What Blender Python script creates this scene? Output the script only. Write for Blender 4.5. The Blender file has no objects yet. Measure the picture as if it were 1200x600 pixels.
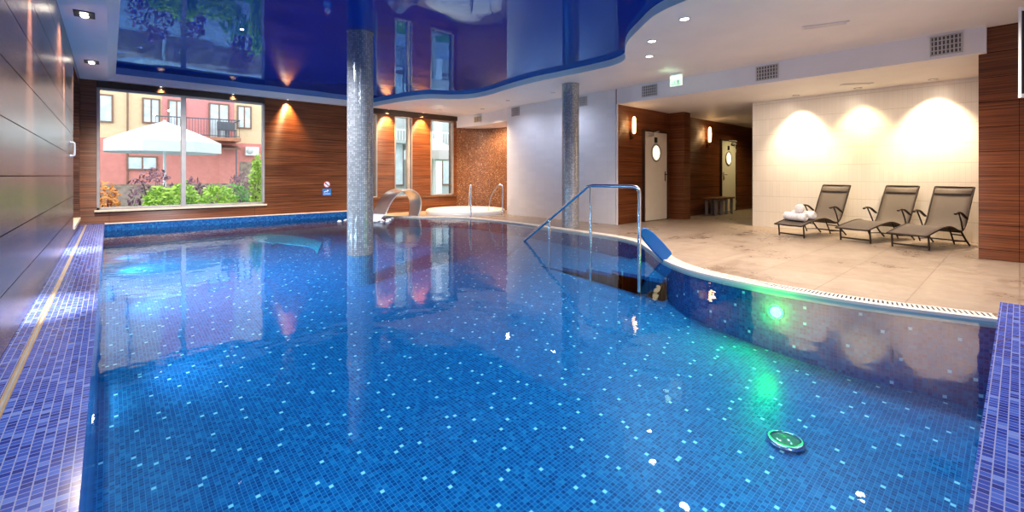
import bpy, math, random
from mathutils import Vector, Matrix
random.seed(7)
D = bpy.data; SC = bpy.context.scene; COL = SC.collection
R = math.radians; PI = math.pi
# ------------------------------------------------------------------ camera
cam_d = D.cameras.new('camera'); cam = D.objects.new('camera', cam_d); COL.objects.link(cam)
cam_d.sensor_width = 36.0; cam_d.lens = 530 / 1200 * 36
cam_d.shift_y = (206 - 300) / 1200
cam_d.clip_start = 0.02; cam_d.clip_end = 300
cam.location = (0, 0, 1.0); cam.rotation_euler = (R(90), 0, R(-41.7))
SC.camera = cam
# ------------------------------------------------------------------ world, exposure
W = D.worlds.new('daylight'); SC.world = W; W.use_nodes = True
bg = W.node_tree.nodes['Background']; bg.inputs[0].default_value = (0.80, 0.90, 1.0, 1); bg.inputs[1].default_value = 3.6
vs = SC.view_settings; vs.view_transform = 'Standard'; vs.look = 'None'; vs.gamma = 1; vs.use_curve_mapping = False; vs.exposure = 0.0
cy = SC.cycles
cy.max_bounces = 12; cy.diffuse_bounces = 5; cy.glossy_bounces = 6; cy.transmission_bounces = 8; cy.transparent_max_bounces = 16
cy.sample_clamp_indirect = 6.0; cy.caustics_reflective = False; cy.caustics_refractive = False
cy.use_denoising = True
# light strengths
L_GEN = 220        # general ceiling downlights and added fill spots, watts
L_LOUNGE = 330     # wall washers over the loungers
L_WALL = 330       # scallops on the wooden back wall
L_LEFT = 420
L_POOL = 75       # fill beams added under water
L_GREEN = 14
L_PANEL = 130     # star lights of the glossy ceiling, and fill spots added over the near pool
WARM = (1.0, 0.74, 0.50); WARM2 = (1.0, 0.60, 0.28); NEUT = (1.0, 0.84, 0.72); COOL = (0.72, 0.78, 1.0)

def light(name, kind, loc, power, color, direction=(0, 0, -1), size=0.06, angle=90, blend=0.6, sy=None):
    l = D.lights.new(name, kind); l.energy = power; l.color = color
    o = D.objects.new(name, l); COL.objects.link(o); o.location = loc
    if kind == 'SPOT':
        l.spot_size = R(angle); l.spot_blend = blend; l.shadow_soft_size = size
    elif kind == 'AREA':
        l.shape = 'RECTANGLE'; l.size = size; l.size_y = sy or size
    else:
        l.shadow_soft_size = size
    if kind != 'POINT':
        o.rotation_euler = Vector(direction).to_track_quat('-Z', 'Y').to_euler()
    return o

# ------------------------------------------------------------------ node helpers
class NT:
    def __init__(s, name):
        s.m = D.materials.new(name); s.m.use_nodes = True; s.t = s.m.node_tree
        s.t.nodes.clear(); s.out = s.t.nodes.new('ShaderNodeOutputMaterial')
    def n(s, typ, **kw):
        x = s.t.nodes.new(typ)
        for k, v in kw.items(): setattr(x, k, v)
        return x
    def put(s, inp, v):
        if hasattr(v, 'is_linked') or hasattr(v, 'links'): s.t.links.new(v, inp)
        else: inp.default_value = v
    def math(s, op, a, b=None, c=None):
        x = s.n('ShaderNodeMath', operation=op)
        s.put(x.inputs[0], a)
        if b is not None: s.put(x.inputs[1], b)
        if c is not None: s.put(x.inputs[2], c)
        return x.outputs[0]
    def mix(s, f, a, b):
        x = s.n('ShaderNodeMix', data_type='RGBA')
        s.put(x.inputs[0], f)
        s.put(x.inputs[6], a if hasattr(a, 'links') else (*a, 1)); s.put(x.inputs[7], b if hasattr(b, 'links') else (*b, 1))
        return x.outputs[2]
    def ramp(s, f, stops, mode='LINEAR'):
        x = s.n('ShaderNodeValToRGB'); x.color_ramp.interpolation = mode
        e = x.color_ramp.elements
        while len(e) < len(stops): e.new(0.5)
        for i, (p, c) in enumerate(stops):
            e[i].position = p; e[i].color = (*c, 1)
        s.put(x.inputs[0], f); return x.outputs[0]
    def vec(s, a, b, c=0.0):
        x = s.n('ShaderNodeCombineXYZ'); s.put(x.inputs[0], a); s.put(x.inputs[1], b); s.put(x.inputs[2], c); return x.outputs[0]
    def pos(s):
        x = s.n('ShaderNodeSeparateXYZ'); g = s.n('ShaderNodeNewGeometry'); s.t.links.new(g.outputs['Position'], x.inputs[0]); return x.outputs
    def uv(s):
        x = s.n('ShaderNodeSeparateXYZ'); g = s.n('ShaderNodeUVMap'); s.t.links.new(g.outputs[0], x.inputs[0]); return x.outputs
    def noise(s, v, scale, detail=3, rough=0.55):
        x = s.n('ShaderNodeTexNoise'); s.put(x.inputs['Vector'], v); x.inputs['Scale'].default_value = scale
        x.inputs['Detail'].default_value = detail; x.inputs['Roughness'].default_value = rough; return x.outputs[0]
    def white(s, v):
        x = s.n('ShaderNodeTexWhiteNoise', noise_dimensions='3D'); s.put(x.inputs[0], v); return x.outputs
    def bump(s, h, strength=0.2, dist=0.01):
        x = s.n('ShaderNodeBump'); x.inputs['Strength'].default_value = strength; x.inputs['Distance'].default_value = dist
        s.put(x.inputs['Height'], h); return x.outputs[0]
    def bsdf(s, color=(0.5, 0.5, 0.5), rough=0.5, metal=0.0, normal=None, ior=1.45, emit=None, estr=0.0, coat=0.0, spec=None):
        p = s.n('ShaderNodeBsdfPrincipled')
        s.put(p.inputs['Base Color'], color if hasattr(color, 'links') else (*color, 1))
        s.put(p.inputs['Roughness'], rough); s.put(p.inputs['Metallic'], metal); p.inputs['IOR'].default_value = ior
        if normal is not None: s.put(p.inputs['Normal'], normal)
        if emit is not None:
            s.put(p.inputs['Emission Color'], emit if hasattr(emit, 'links') else (*emit, 1)); p.inputs['Emission Strength'].default_value = estr
        if coat: p.inputs['Coat Weight'].default_value = coat; p.inputs['Coat Roughness'].default_value = 0.05
        if spec is not None: s.put(p.inputs['Specular IOR Level'], spec)
        s.t.links.new(p.outputs[0], s.out.inputs[0]); return p
    def tile(s, u, v, size, grout=0.08, size_v=None):
        us = s.math('DIVIDE', u, size); vs_ = s.math('DIVIDE', v, size_v or size)
        fu = s.math('FLOOR', us); fv = s.math('FLOOR', vs_)
        ru = s.math('SUBTRACT', us, fu); rv = s.math('SUBTRACT', vs_, fv)
        du = s.math('MINIMUM', ru, s.math('SUBTRACT', 1.0, ru)); dv = s.math('MINIMUM', rv, s.math('SUBTRACT', 1.0, rv))
        g = s.math('LESS_THAN', s.math('MINIMUM', du, dv), grout)
        return fu, fv, g

def plain(name, color, rough=0.5, metal=0.0, var=0.12, scale=6, bump=0.0, **kw):
    t = NT(name); tc = t.n('ShaderNodeTexCoord').outputs['Object']
    n = t.noise(tc, scale)
    lo = tuple(c * (1 - var) for c in color); hi = tuple(min(1, c * (1 + var)) for c in color)
    col = t.ramp(n, [(0.3, lo), (0.7, hi)])
    nm = t.bump(t.noise(tc, scale * 12), bump, 0.004) if bump else None
    t.bsdf(col, rough, metal, nm, **kw); return t.m

def glow(name, color, strength):
    t = NT(name); t.bsdf((0.8, 0.8, 0.8), 0.4, emit=color, estr=strength); return t.m

def axes(t, ax):
    if ax == 'uv': o = t.uv(); return o[0], o[1]
    p = t.pos(); i = 'xyz'.index
    return p[i(ax[0])], p[i(ax[1])]

BLUES = [(0.0, (0.001, 0.050, 0.19)), (0.3, (0.001, 0.078, 0.26)), (0.65, (0.002, 0.110, 0.325)), (0.9, (0.005, 0.150, 0.39)), (1.0, (0.018, 0.21, 0.45))]
VIOL = [(0.0, (0.006, 0.026, 0.22)), (0.3, (0.014, 0.050, 0.36)), (0.65, (0.028, 0.085, 0.46)), (0.9, (0.055, 0.135, 0.56)), (1.0, (0.17, 0.27, 0.66))]
def mosaic(name, ax, stops, size=0.026, grout=0.07, gcol=(0.12, 0.2, 0.4), rough=0.22, white=False, speck=(0.5, 0.78, 0.85), bl=9.0, spec=.5):
    t = NT(name); u, v = axes(t, ax)
    fu, fv, g = t.tile(u, v, size, grout)
    r = t.white(t.vec(fu, fv, 3.0))
    col = t.ramp(r[0], stops)
    if white:                       # one pale tile placed at random in every small sheet
        bu = t.math('FLOOR', t.math('DIVIDE', fu, bl)); bv = t.math('FLOOR', t.math('DIVIDE', fv, bl))
        rb = t.n('ShaderNodeSeparateXYZ'); t.put(rb.inputs[0], t.white(t.vec(bu, bv, 11.0))[1])
        cu = t.math('FLOOR', t.math('MULTIPLY', rb.outputs[0], bl)); cv = t.math('FLOOR', t.math('MULTIPLY', rb.outputs[1], bl))
        e1 = t.math('COMPARE', t.math('SUBTRACT', fu, t.math('MULTIPLY', bu, bl)), cu, 0.5)
        e2 = t.math('COMPARE', t.math('SUBTRACT', fv, t.math('MULTIPLY', bv, bl)), cv, 0.5)
        col = t.mix(t.math('MULTIPLY', e1, e2), col, speck)
    col = t.mix(g, col, gcol)
    nm = t.bump(t.math('SUBTRACT', t.math('MULTIPLY', r[0], 0.3), g), 0.25, 0.003)
    t.bsdf(col, rough, 0.0, nm, spec=spec); return t.m

def wood(name, ax='x', rough=0.38, aniso=.95, jw=0.010, dark=(0.052, 0.014, 0.005), mid=(0.145, 0.044, 0.015), lite=(0.30, 0.10, 0.036), bump=0.15):
    t = NT(name); p = t.pos(); z = p[2]; s_ = p[0] if ax == 'x' else p[1]
    v = t.vec(t.math('MULTIPLY', s_, 0.9), t.math('MULTIPLY', z, 55.0))
    n1 = t.noise(v, 1.0, 4, 0.65)
    n2 = t.noise(t.vec(t.math('MULTIPLY', s_, 0.5), t.math('MULTIPLY', z, 9.0), 4.0), 1.0, 3)
    f = t.math('ADD', t.math('MULTIPLY', n1, 0.7), t.math('MULTIPLY', n2, 0.3))
    col = t.ramp(f, [(0.36, dark), (0.5, mid), (0.66, lite)])
    zz = t.math('DIVIDE', t.math('SUBTRACT', z, 0.12), 0.293); fr = t.math('SUBTRACT', zz, t.math('FLOOR', zz))
    jz = t.math('LESS_THAN', t.math('MINIMUM', fr, t.math('SUBTRACT', 1.0, fr)), jw)
    ss = t.math('DIVIDE', s_, 2.4); fs = t.math('SUBTRACT', ss, t.math('FLOOR', ss))
    js = t.math('LESS_THAN', fs, 0.0016)
    j = t.math('MAXIMUM', jz, js)
    col = t.mix(j, col, (0.012, 0.005, 0.003))
    nm = t.bump(t.math('SUBTRACT', n1, t.math('MULTIPLY', j, 1.5)), bump, 0.004)
    pb = t.bsdf(col, t.math('MAXIMUM', j, rough), 0.0, nm, spec=t.math('SUBTRACT', .5, t.math('MULTIPLY', j, .5))); pb.inputs['Anisotropic'].default_value = aniso; t.put(pb.inputs['Tangent'], t.vec(0.0, 0.0, 1.0)); return t.m

def glass(name, tint=(0.97, 0.98, 0.98), ior=1.45, rough=0.0, normal=None, t=None):
    t = t or NT(name)
    fr = t.n('ShaderNodeFresnel'); fr.inputs[0].default_value = ior
    a = t.n('ShaderNodeBsdfTransparent'); a.inputs[0].default_value = (*tint, 1)
    b = t.n('ShaderNodeBsdfGlossy'); b.inputs['Roughness'].default_value = rough
    if normal is not None: t.put(fr.inputs['Normal'], normal); t.put(b.inputs['Normal'], normal)
    m = t.n('ShaderNodeMixShader'); t.put(m.inputs[0], fr.outputs[0]); t.t.links.new(a.outputs[0], m.inputs[1]); t.t.links.new(b.outputs[0], m.inputs[2])
    t.t.links.new(m.outputs[0], t.out.inputs[0]); return t.m

M = {}
M['wood_x'] = wood('wood_x', 'x'); M['wood_y'] = wood('wood_y', 'y', rough=0.30)
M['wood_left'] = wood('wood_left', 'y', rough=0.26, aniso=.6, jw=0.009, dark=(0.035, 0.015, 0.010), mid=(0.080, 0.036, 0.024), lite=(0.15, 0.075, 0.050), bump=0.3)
M['tile_floor'] = mosaic('pool_floor_tiles', 'xy', BLUES, 0.0245, 0.06, (0.06, 0.24, 0.50), 0.4, True, bl=8.0, spec=.2)
M['tile_ledge'] = mosaic('ledge_tiles', 'xy', VIOL, 0.027, 0.06, (0.30, 0.35, 0.58), 0.16, True, (0.50, 0.55, 0.85), 20.0)
M['tile_uv'] = mosaic('pool_wall_tiles', 'uv', BLUES, 0.027, 0.07, (0.03, 0.14, 0.40), 0.4, True, spec=.2)
M['tile_watertint'] = mosaic('water_tint_tiles', 'uv', [(0, (0.02, 0.22, 0.50)), (1, (0.10, 0.42, 0.72))], 0.0255, 0.09, (0.03, 0.16, 0.40), 0.3)  # the water's blue tint put into the tile colour of the submerged shaft
M['tile_xz'] = mosaic('pool_back_tiles', 'xz', BLUES, 0.027, 0.07, (0.04, 0.10, 0.34), 0.25)
M['tile_yz'] = mosaic('pool_side_tiles', 'yz', BLUES, 0.027, 0.07, (0.04, 0.12, 0.38), 0.25)
M['niche'] = mosaic('copper_mosaic', 'uv', [(0.0, (0.12, 0.042, 0.018)), (0.35, (0.20, 0.075, 0.032)), (0.7, (0.27, 0.11, 0.048)), (0.92, (0.33, 0.155, 0.075)), (1.0, (0.46, 0.30, 0.18))], 0.03, 0.09, (0.12, 0.07, 0.045), 0.35)
# silver mirror mosaic
t = NT('silver_mosaic'); u, v = axes(t, 'uv'); fu, fv, g = t.tile(u, v, 0.0255, 0.11)
r = t.white(t.vec(fu, fv, 1.0)); col = t.ramp(r[0], [(0, (0.40, 0.42, 0.46)), (0.6, (0.54, 0.56, 0.60)), (1, (0.76, 0.78, 0.80))])
nmw = t.n('ShaderNodeNormalMap'); nmw.space = 'TANGENT'
cc = t.mix(0.05, (0.5, 0.5, 1.0), r[1]); t.put(nmw.inputs[1], cc); nmw.inputs[0].default_value = 1.0
t.bsdf(t.mix(g, col, (0.13, 0.135, 0.14)), t.math('ADD', 0.22, t.math('MULTIPLY', g, 0.5)), t.math('SUBTRACT', 0.55, t.math('MULTIPLY', g, 0.55)), nmw.outputs[0]); M['silver'] = t.m
# glossy stretch ceiling
t = NT('stretch_ceiling'); p = t.pos()
h = t.noise(t.vec(p[0], p[1], 0.0), 0.9, 1)
nb_ = t.bump(h, 0.10, 0.10); fr = t.n('ShaderNodeFresnel'); fr.inputs[0].default_value = 1.55; t.put(fr.inputs[1], nb_)
df = t.n('ShaderNodeBsdfDiffuse'); df.inputs[0].default_value = (0.0, 0.034, 0.34, 1)
gl = t.n('ShaderNodeBsdfGlossy'); gl.inputs[0].default_value = (.34, .60, .95, 1); gl.inputs['Roughness'].default_value = .02; t.put(gl.inputs['Normal'], nb_)
mx = t.n('ShaderNodeMixShader'); t.put(mx.inputs[0], fr.outputs[0]); t.t.links.new(df.outputs[0], mx.inputs[1]); t.t.links.new(gl.outputs[0], mx.inputs[2]); t.t.links.new(mx.outputs[0], t.out.inputs[0])
M['stretch'] = t.m
M['white'] = plain('white_paint', (0.80, 0.78, 0.80), 0.6, var=0.03, scale=2)
M['whitewarm'] = plain('ceiling_paint', (0.82, 0.79, 0.77), 0.55, var=0.03, scale=2)
# glazed white wall tiles
def walltile(name, ax, col=(0.80, 0.79, 0.80), su=0.30, sv=0.10, grout=(0.74, 0.72, 0.73)):
    t = NT(name); u, v = axes(t, ax); fu, fv, g = t.tile(u, v, su, 0.012, sv)
    r = t.white(t.vec(fu, fv, 5.0)); c = t.ramp(r[0], [(0, tuple(x * 0.95 for x in col)), (1, col)])
    t.bsdf(t.mix(g, c, grout), 0.28, 0.0, t.bump(t.math('SUBTRACT', t.math('MULTIPLY', r[0], 0.3), g), 0.12, 0.003)); return t.m
M['wt_yz'] = walltile('white_wall_tiles', 'yz')
M['wt_lounge'] = walltile('cream_wall_tiles', 'yz', (0.80, 0.74, 0.66), 0.06, 0.30, (0.60, 0.52, 0.44))
# deck tiles with a few damp patches
t = NT('deck_tiles'); p = t.pos(); fu, fv, g = t.tile(p[0], p[1], 0.60, 0.009)
r = t.white(t.vec(fu, fv, 2.0)); n = t.noise(t.vec(p[0], p[1], 0), 7, 4)
c = t.ramp(t.math('ADD', t.math('MULTIPLY', n, 0.8), t.math('MULTIPLY', r[0], 0.2)), [(0.25, (0.26, 0.195, 0.145)), (0.75, (0.35, 0.28, 0.215))])
dn = t.noise(t.vec(t.math('MULTIPLY', p[0], 1.0), t.math('MULTIPLY', p[1], 1.3), 9.0), 1.5, 4, 0.7)
damp = t.n('ShaderNodeMapRange'); t.put(damp.inputs[0], dn); damp.inputs[1].default_value = 0.50; damp.inputs[2].default_value = 0.72
damp.inputs[3].default_value = 0; damp.inputs[4].default_value = 1
c = t.mix(t.math('MULTIPLY', damp.outputs[0], 0.55), c, (0.17, 0.11, 0.075))
t.bsdf(t.mix(g, c, (0.22, 0.16, 0.12)), t.math('SUBTRACT', 0.42, t.math('MULTIPLY', damp.outputs[0], 0.27)), 0, t.bump(t.math('MULTIPLY', g, -1.0), 0.2, 0.003)); M['deck'] = t.m
# water
t = NT('water'); p = t.pos()
ww = t.noise(t.vec(p[0], p[1], 0.0), 2.2, 2, 0.5); w2 = t.noise(t.vec(p[0], p[1], 5.0), 9.0, 2, 0.5)
dx = t.math('SUBTRACT', p[0], 4.7); dy = t.math('SUBTRACT', p[1], 10.4)
dist = t.math('SQRT', t.math('ADD', t.math('MULTIPLY', dx, dx), t.math('MULTIPLY', dy, dy)))
amp = t.math('ADD', 0.05, t.math('MULTIPLY', 1.1, t.math('POWER', 2.718, t.math('MULTIPLY', dist, -0.45))))
h = t.math('ADD', t.math('MULTIPLY', ww, 0.55), t.math('MULTIPLY', w2, amp))
b = t.n('ShaderNodeBump'); b.inputs['Strength'].default_value = 0.16; b.inputs['Distance'].default_value = 0.05; t.put(b.inputs['Height'], h)
M['water'] = glass('water', (0.50, 0.85, 0.97), 1.27, 0.012, b.outputs[0], t)
M['glass'] = glass('window_glass', (0.97, 0.98, 0.98), 1.45)
M['foam'] = plain('white_water', (0.85, 0.9, 0.95), 0.5, bump=0.8, scale=20)
M['steel'] = plain('brushed_steel', (0.78, 0.75, 0.70), 0.36, 1.0, var=0.06, scale=4)
M['chrome'] = plain('polished_steel', (0.74, 0.74, 0.75), 0.2, 1.0, var=0.03)
M['alu'] = plain('grey_window_frame', (0.40, 0.37, 0.35), 0.4, 0.4)
M['darkbrown'] = plain('dark_brown_trim', (0.035, 0.018, 0.011), 0.45)
M['cream'] = plain('cream_stone', (0.72, 0.60, 0.44), 0.4, var=0.05)
M['grate'] = plain('white_grating', (0.76, 0.70, 0.62), 0.45, var=0.04)
M['slot'] = plain('dark_slot', (0.03, 0.03, 0.03), 0.8)
M['grey'] = plain('grey_plastic', (0.34, 0.33, 0.32), 0.5)
M['ventgrey'] = plain('vent_metal', (0.56, 0.52, 0.50), 0.45)
M['ventdark'] = plain('vent_depth', (0.12, 0.11, 0.105), 0.8)
M['black'] = plain('black_plastic', (0.015, 0.015, 0.017), 0.35)
M['frame_dk'] = plain('bronze_frame', (0.045, 0.032, 0.025), 0.38, 0.5)
# woven sling fabric
t = NT('taupe_sling'); tc = t.n('ShaderNodeTexCoord').outputs['Object']; w = t.n('ShaderNodeTexWave'); t.put(w.inputs[0], tc); w.inputs['Scale'].default_value = 60
w2_ = t.n('ShaderNodeTexWave', bands_direction='Y'); t.put(w2_.inputs[0], tc); w2_.inputs['Scale'].default_value = 60
t.bsdf(t.ramp(t.math('MULTIPLY', w.outputs[1], w2_.outputs[1]), [(0, (0.095, 0.074, 0.06)), (1, (0.185, 0.15, 0.125))]), 0.7); M['sling'] = t.m
M['towel'] = plain('white_terry', (0.82, 0.82, 0.84), 0.9, bump=0.9, scale=30)
M['door'] = plain('cream_door_paint', (0.76, 0.70, 0.58), 0.4, var=0.02)
M['bronze'] = plain('bronze_bracket', (0.16, 0.075, 0.03), 0.3, 0.9)
M['seatwood'] = plain('bench_wood', (0.16, 0.075, 0.035), 0.4, var=0.3, scale=12)
M['kick'] = plain('blue_foam', (0.005, 0.13, 0.45), 0.4, var=0.06)
M['gold'] = plain('brass_strip', (0.62, 0.46, 0.26), 0.3, 0.7)
M['dolphin'] = mosaic('turquoise_mosaic', 'xy', [(0, (0.02, 0.42, 0.66)), (0.6, (0.04, 0.58, 0.80)), (1, (0.10, 0.70, 0.86))], 0.027, 0.07, (0.02, 0.25, 0.5), 0.25)
M['red'] = plain('sign_red', (0.55, 0.03, 0.03), 0.4); M['signwhite'] = plain('sign_white', (0.85, 0.85, 0.85), 0.4, var=0.02)
M['signblue'] = plain('sign_blue', (0.03, 0.22, 0.60), 0.4)
M['tub'] = plain('white_acrylic', (0.86, 0.84, 0.80), 0.2, var=0.02)
M['lamp'] = glow('lamp_white', (1.0, 0.88, 0.74), 18); M['lampcool'] = glow('lamp_cool', (0.92, 0.93, 1.0), 9)
M['lampoff'] = glow('lamp_dim', (1.0, 0.7, 0.45), 0.35)
M['sconce'] = glow('sconce_tube', (1.0, 0.58, 0.22), 8)
M['porthole'] = glow('porthole_light', (1.0, 0.86, 0.52), 1.6)
M['exitlit'] = glow('exit_lit', (0.80, 1.0, 0.78), .8); M['exitgreen'] = glow('exit_green', (0.03, 0.5, 0.16), .5)
M['greenlamp'] = glow('green_lamp', (0.10, 1.0, 0.25), 9)
M['whitelamp'] = plain('green_lens', (0.10, 0.26, 0.14), 0.08)
# exterior
M['beige'] = plain('beige_render', (0.72, 0.50, 0.30), 0.85, var=0.06); M['pink'] = plain('pink_render', (0.66, 0.25, 0.23), 0.85, var=0.06)
M['salmon'] = plain('salmon_render', (0.64, 0.22, 0.18), 0.85, var=0.08); M['winframe'] = plain('brown_window_frame', (0.22, 0.11, 0.07), 0.5)
M['curtain'] = plain('net_curtain', (0.58, 0.64, 0.66), 0.35, var=0.2, scale=3)
M['ironwork'] = plain('dark_iron', (0.11, 0.11, 0.125), 0.5); M['slab'] = plain('terracotta_slab', (0.45, 0.18, 0.10), 0.8)
M['canvas'] = plain('white_canvas', (0.66, 0.66, 0.645), 0.8, var=0.03)
M['print'] = plain('faint_print', (0.60, 0.62, 0.62), 0.8)
M['stone'] = plain('rough_stone', (0.28, 0.20, 0.15), 0.9, var=0.5, scale=4, bump=0.8)
M['lawn'] = plain('lawn', (0.10, 0.30, 0.035), 0.95, var=0.5, scale=14, bump=0.8); M['path'] = plain('paving', (0.36, 0.43, 0.48), 0.9, var=0.2, scale=5)
def leafmat(name, a, b):
    t = NT(name); r = t.n('ShaderNodeObjectInfo'); g = t.n('ShaderNodeNewGeometry')
    t.bsdf(t.ramp(g.outputs['Random Per Island'], [(0, a), (1, b)]), 0.55); return t.m
M['lime'] = leafmat('lime_leaves', (0.20, 0.38, 0.02), (0.48, 0.68, 0.06)); M['leaf'] = leafmat('green_leaves', (0.05, 0.17, 0.02), (0.16, 0.38, 0.05))
M['purple'] = leafmat('purple_leaves', (0.10, 0.03, 0.05), (0.30, 0.13, 0.16)); M['orange'] = leafmat('orange_leaves', (0.55, 0.16, 0.03), (0.85, 0.36, 0.07))
M['bark'] = plain('bark', (0.09, 0.055, 0.035), 0.9); M['greyrender'] = plain('pale_grey_render', (0.44, 0.46, 0.43), 0.85, var=0.05)

# ------------------------------------------------------------------ mesh helpers
class MB:
    def __init__(s): s.v = []; s.f = []; s.uv = {}; s.sm = set()
    def add(s, vs, fs, smooth=False, uvs=None):
        k = len(s.v); s.v += [tuple(x) for x in vs]
        for i, f in enumerate(fs):
            if smooth: s.sm.add(len(s.f))
            if uvs: s.uv[len(s.f)] = uvs[i]
            s.f.append(tuple(a + k for a in f))
        return s
    def box(s, x0, x1, y0, y1, z0, z1, rot=0, about=None):
        vs = [(x, y, z) for z in (z0, z1) for x, y in ((x0, y0), (x1, y0), (x1, y1), (x0, y1))]
        if rot:
            cx, cy_ = about or ((x0 + x1) / 2, (y0 + y1) / 2); c, n = math.cos(rot), math.sin(rot)
            vs = [(cx + (x - cx) * c - (y - cy_) * n, cy_ + (x - cx) * n + (y - cy_) * c, z) for x, y, z in vs]
        return s.add(vs, [(3, 2, 1, 0), (4, 5, 6, 7), (0, 1, 5, 4), (1, 2, 6, 5), (2, 3, 7, 6), (3, 0, 4, 7)])
    def hexa(s, vs):
        return s.add(vs, [(3, 2, 1, 0), (4, 5, 6, 7), (0, 1, 5, 4), (1, 2, 6, 5), (2, 3, 7, 6), (3, 0, 4, 7)])
    def tube(s, path, r, n=10, closed=False, cap=True, flat=None):
        P = [Vector(p) for p in path]; N = len(P); rs = r if isinstance(r, (list, tuple)) else [r] * N
        vs = []; up = None
        for i, p in enumerate(P):
            a = P[i - 1] if (i or closed) else P[i]; b = P[(i + 1) % N] if (i < N - 1 or closed) else P[i]
            d = (b - a).normalized()
            if up is None:
                ref = Vector((0, 0, 1)) if abs(d.z) < 0.9 else Vector((1, 0, 0)); up = (ref - d * ref.dot(d)).normalized()
            else:
                up = up - d * up.dot(d); up = up.normalized() if up.length > 1e-6 else Vector((0, 0, 1))
            sd = d.cross(up)
            for k in range(n):
                an = 2 * PI * k / n + (PI / 4 if n == 4 else 0)
                vs.append(p + up * (math.sin(an) * rs[i]) + sd * (math.cos(an) * rs[i] * (flat or 1)))
        fs = []
        for i in range(N if closed else N - 1):
            j = (i + 1) % N
            for k in range(n):
                fs.append((i * n + k, i * n + (k + 1) % n, j * n + (k + 1) % n, j * n + k))
        s.add(vs, fs, smooth=n > 5)
        if cap and not closed:
            s.add(vs[:n], [tuple(range(n))[::-1]]); s.add(vs[-n:], [tuple(range(n))])
        return s
    def lathe(s, prof, n=24, c=(0, 0, 0), ax=(0, 0, 1), sx=1.0, sy=1.0, smooth=True, uvr=None):
        q = Vector((0, 0, 1)).rotation_difference(Vector(ax).normalized()); c = Vector(c)
        vs = []; fs = []; uvs = []
        for r, z in prof:
            for k in range(n):
                a = 2 * PI * k / n; vs.append(c + q @ Vector((r * math.cos(a) * sx, r * math.sin(a) * sy, z)))
        for i in range(len(prof) - 1):
            for k in range(n):
                fs.append((i * n + k, i * n + (k + 1) % n, (i + 1) * n + (k + 1) % n, (i + 1) * n + k))
                if uvr:
                    a0, a1 = 2 * PI * k / n * uvr, 2 * PI * (k + 1) / n * uvr; z0, z1 = prof[i][1], prof[i + 1][1]
                    uvs.append([(a0, z0), (a1, z0), (a1, z1), (a0, z1)])
        s.add(vs, fs, smooth, uvs or None)
        for idx, rev in ((0, True), (len(prof) - 1, False)):
            if prof[idx][0] > 1e-5:
                ring = vs[idx * n:(idx + 1) * n]; s.add(ring, [tuple(range(n))[::-1] if rev else tuple(range(n))])
        return s
    def prism(s, poly, z0, z1):
        n = len(poly); vs = [(x, y, z0) for x, y in poly] + [(x, y, z1) for x, y in poly]
        return s.add(vs, [tuple(range(n))[::-1], tuple(range(n, 2 * n))] + [(i, (i + 1) % n, n + (i + 1) % n, n + i) for i in range(n)])
    def poly(s, pts, z, flip=False):
        f = tuple(range(len(pts))); return s.add([(x, y, z) for x, y in pts], [f[::-1] if flip else f])
    def strip(s, pts, z0, z1, flip=False, smooth=True):      # vertical ribbon along a curve, with metre UVs
        l = 0; vs = []; fs = []; uvs = []
        for i, p in enumerate(pts):
            vs += [(p[0], p[1], z0), (p[0], p[1], z1)]
            if i:
                d = math.hypot(p[0] - pts[i - 1][0], p[1] - pts[i - 1][1]); a = 2 * i - 2
                f = [a, a + 2, a + 3, a + 1]; w = [(l, z0), (l + d, z0), (l + d, z1), (l, z1)]
                if flip: f = f[::-1]; w = w[::-1]
                fs.append(tuple(f)); uvs.append(w); l += d
        return s.add(vs, fs, smooth, uvs)
    def build(s, name, mat, parent=None, world=True, bevel=0.0, solid=0.0, subsurf=0):
        off = Vector(parent.matrix_basis.translation) if (parent is not None and world) else Vector((0, 0, 0))
        if parent is not None and world and parent.parent is not None: off = off + Vector(parent.parent.matrix_basis.translation)
        me = D.meshes.new(name); me.from_pydata([Vector(v) - off for v in s.v], [], s.f)
        me.polygons.foreach_set('use_smooth', [i in s.sm for i in range(len(s.f))])
        if s.uv:
            ul = me.uv_layers.new(name='UVMap')
            for p in me.polygons:
                if p.index in s.uv:
                    for li, w in zip(p.loop_indices, s.uv[p.index]): ul.data[li].uv = w
        if mat is not None: me.materials.append(M[mat] if isinstance(mat, str) else mat)
        me.update()
        o = D.objects.new(name, me); COL.objects.link(o)
        if parent is not None: o.parent = parent
        if bevel:
            b = o.modifiers.new('bevel', 'BEVEL'); b.width = bevel; b.segments = 2; b.limit_method = 'ANGLE'
        if solid:
            b = o.modifiers.new('solid', 'SOLIDIFY'); b.thickness = solid; b.offset = 0
        if subsurf:
            b = o.modifiers.new('sub', 'SUBSURF'); b.levels = b.render_levels = subsurf
        return o

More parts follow.
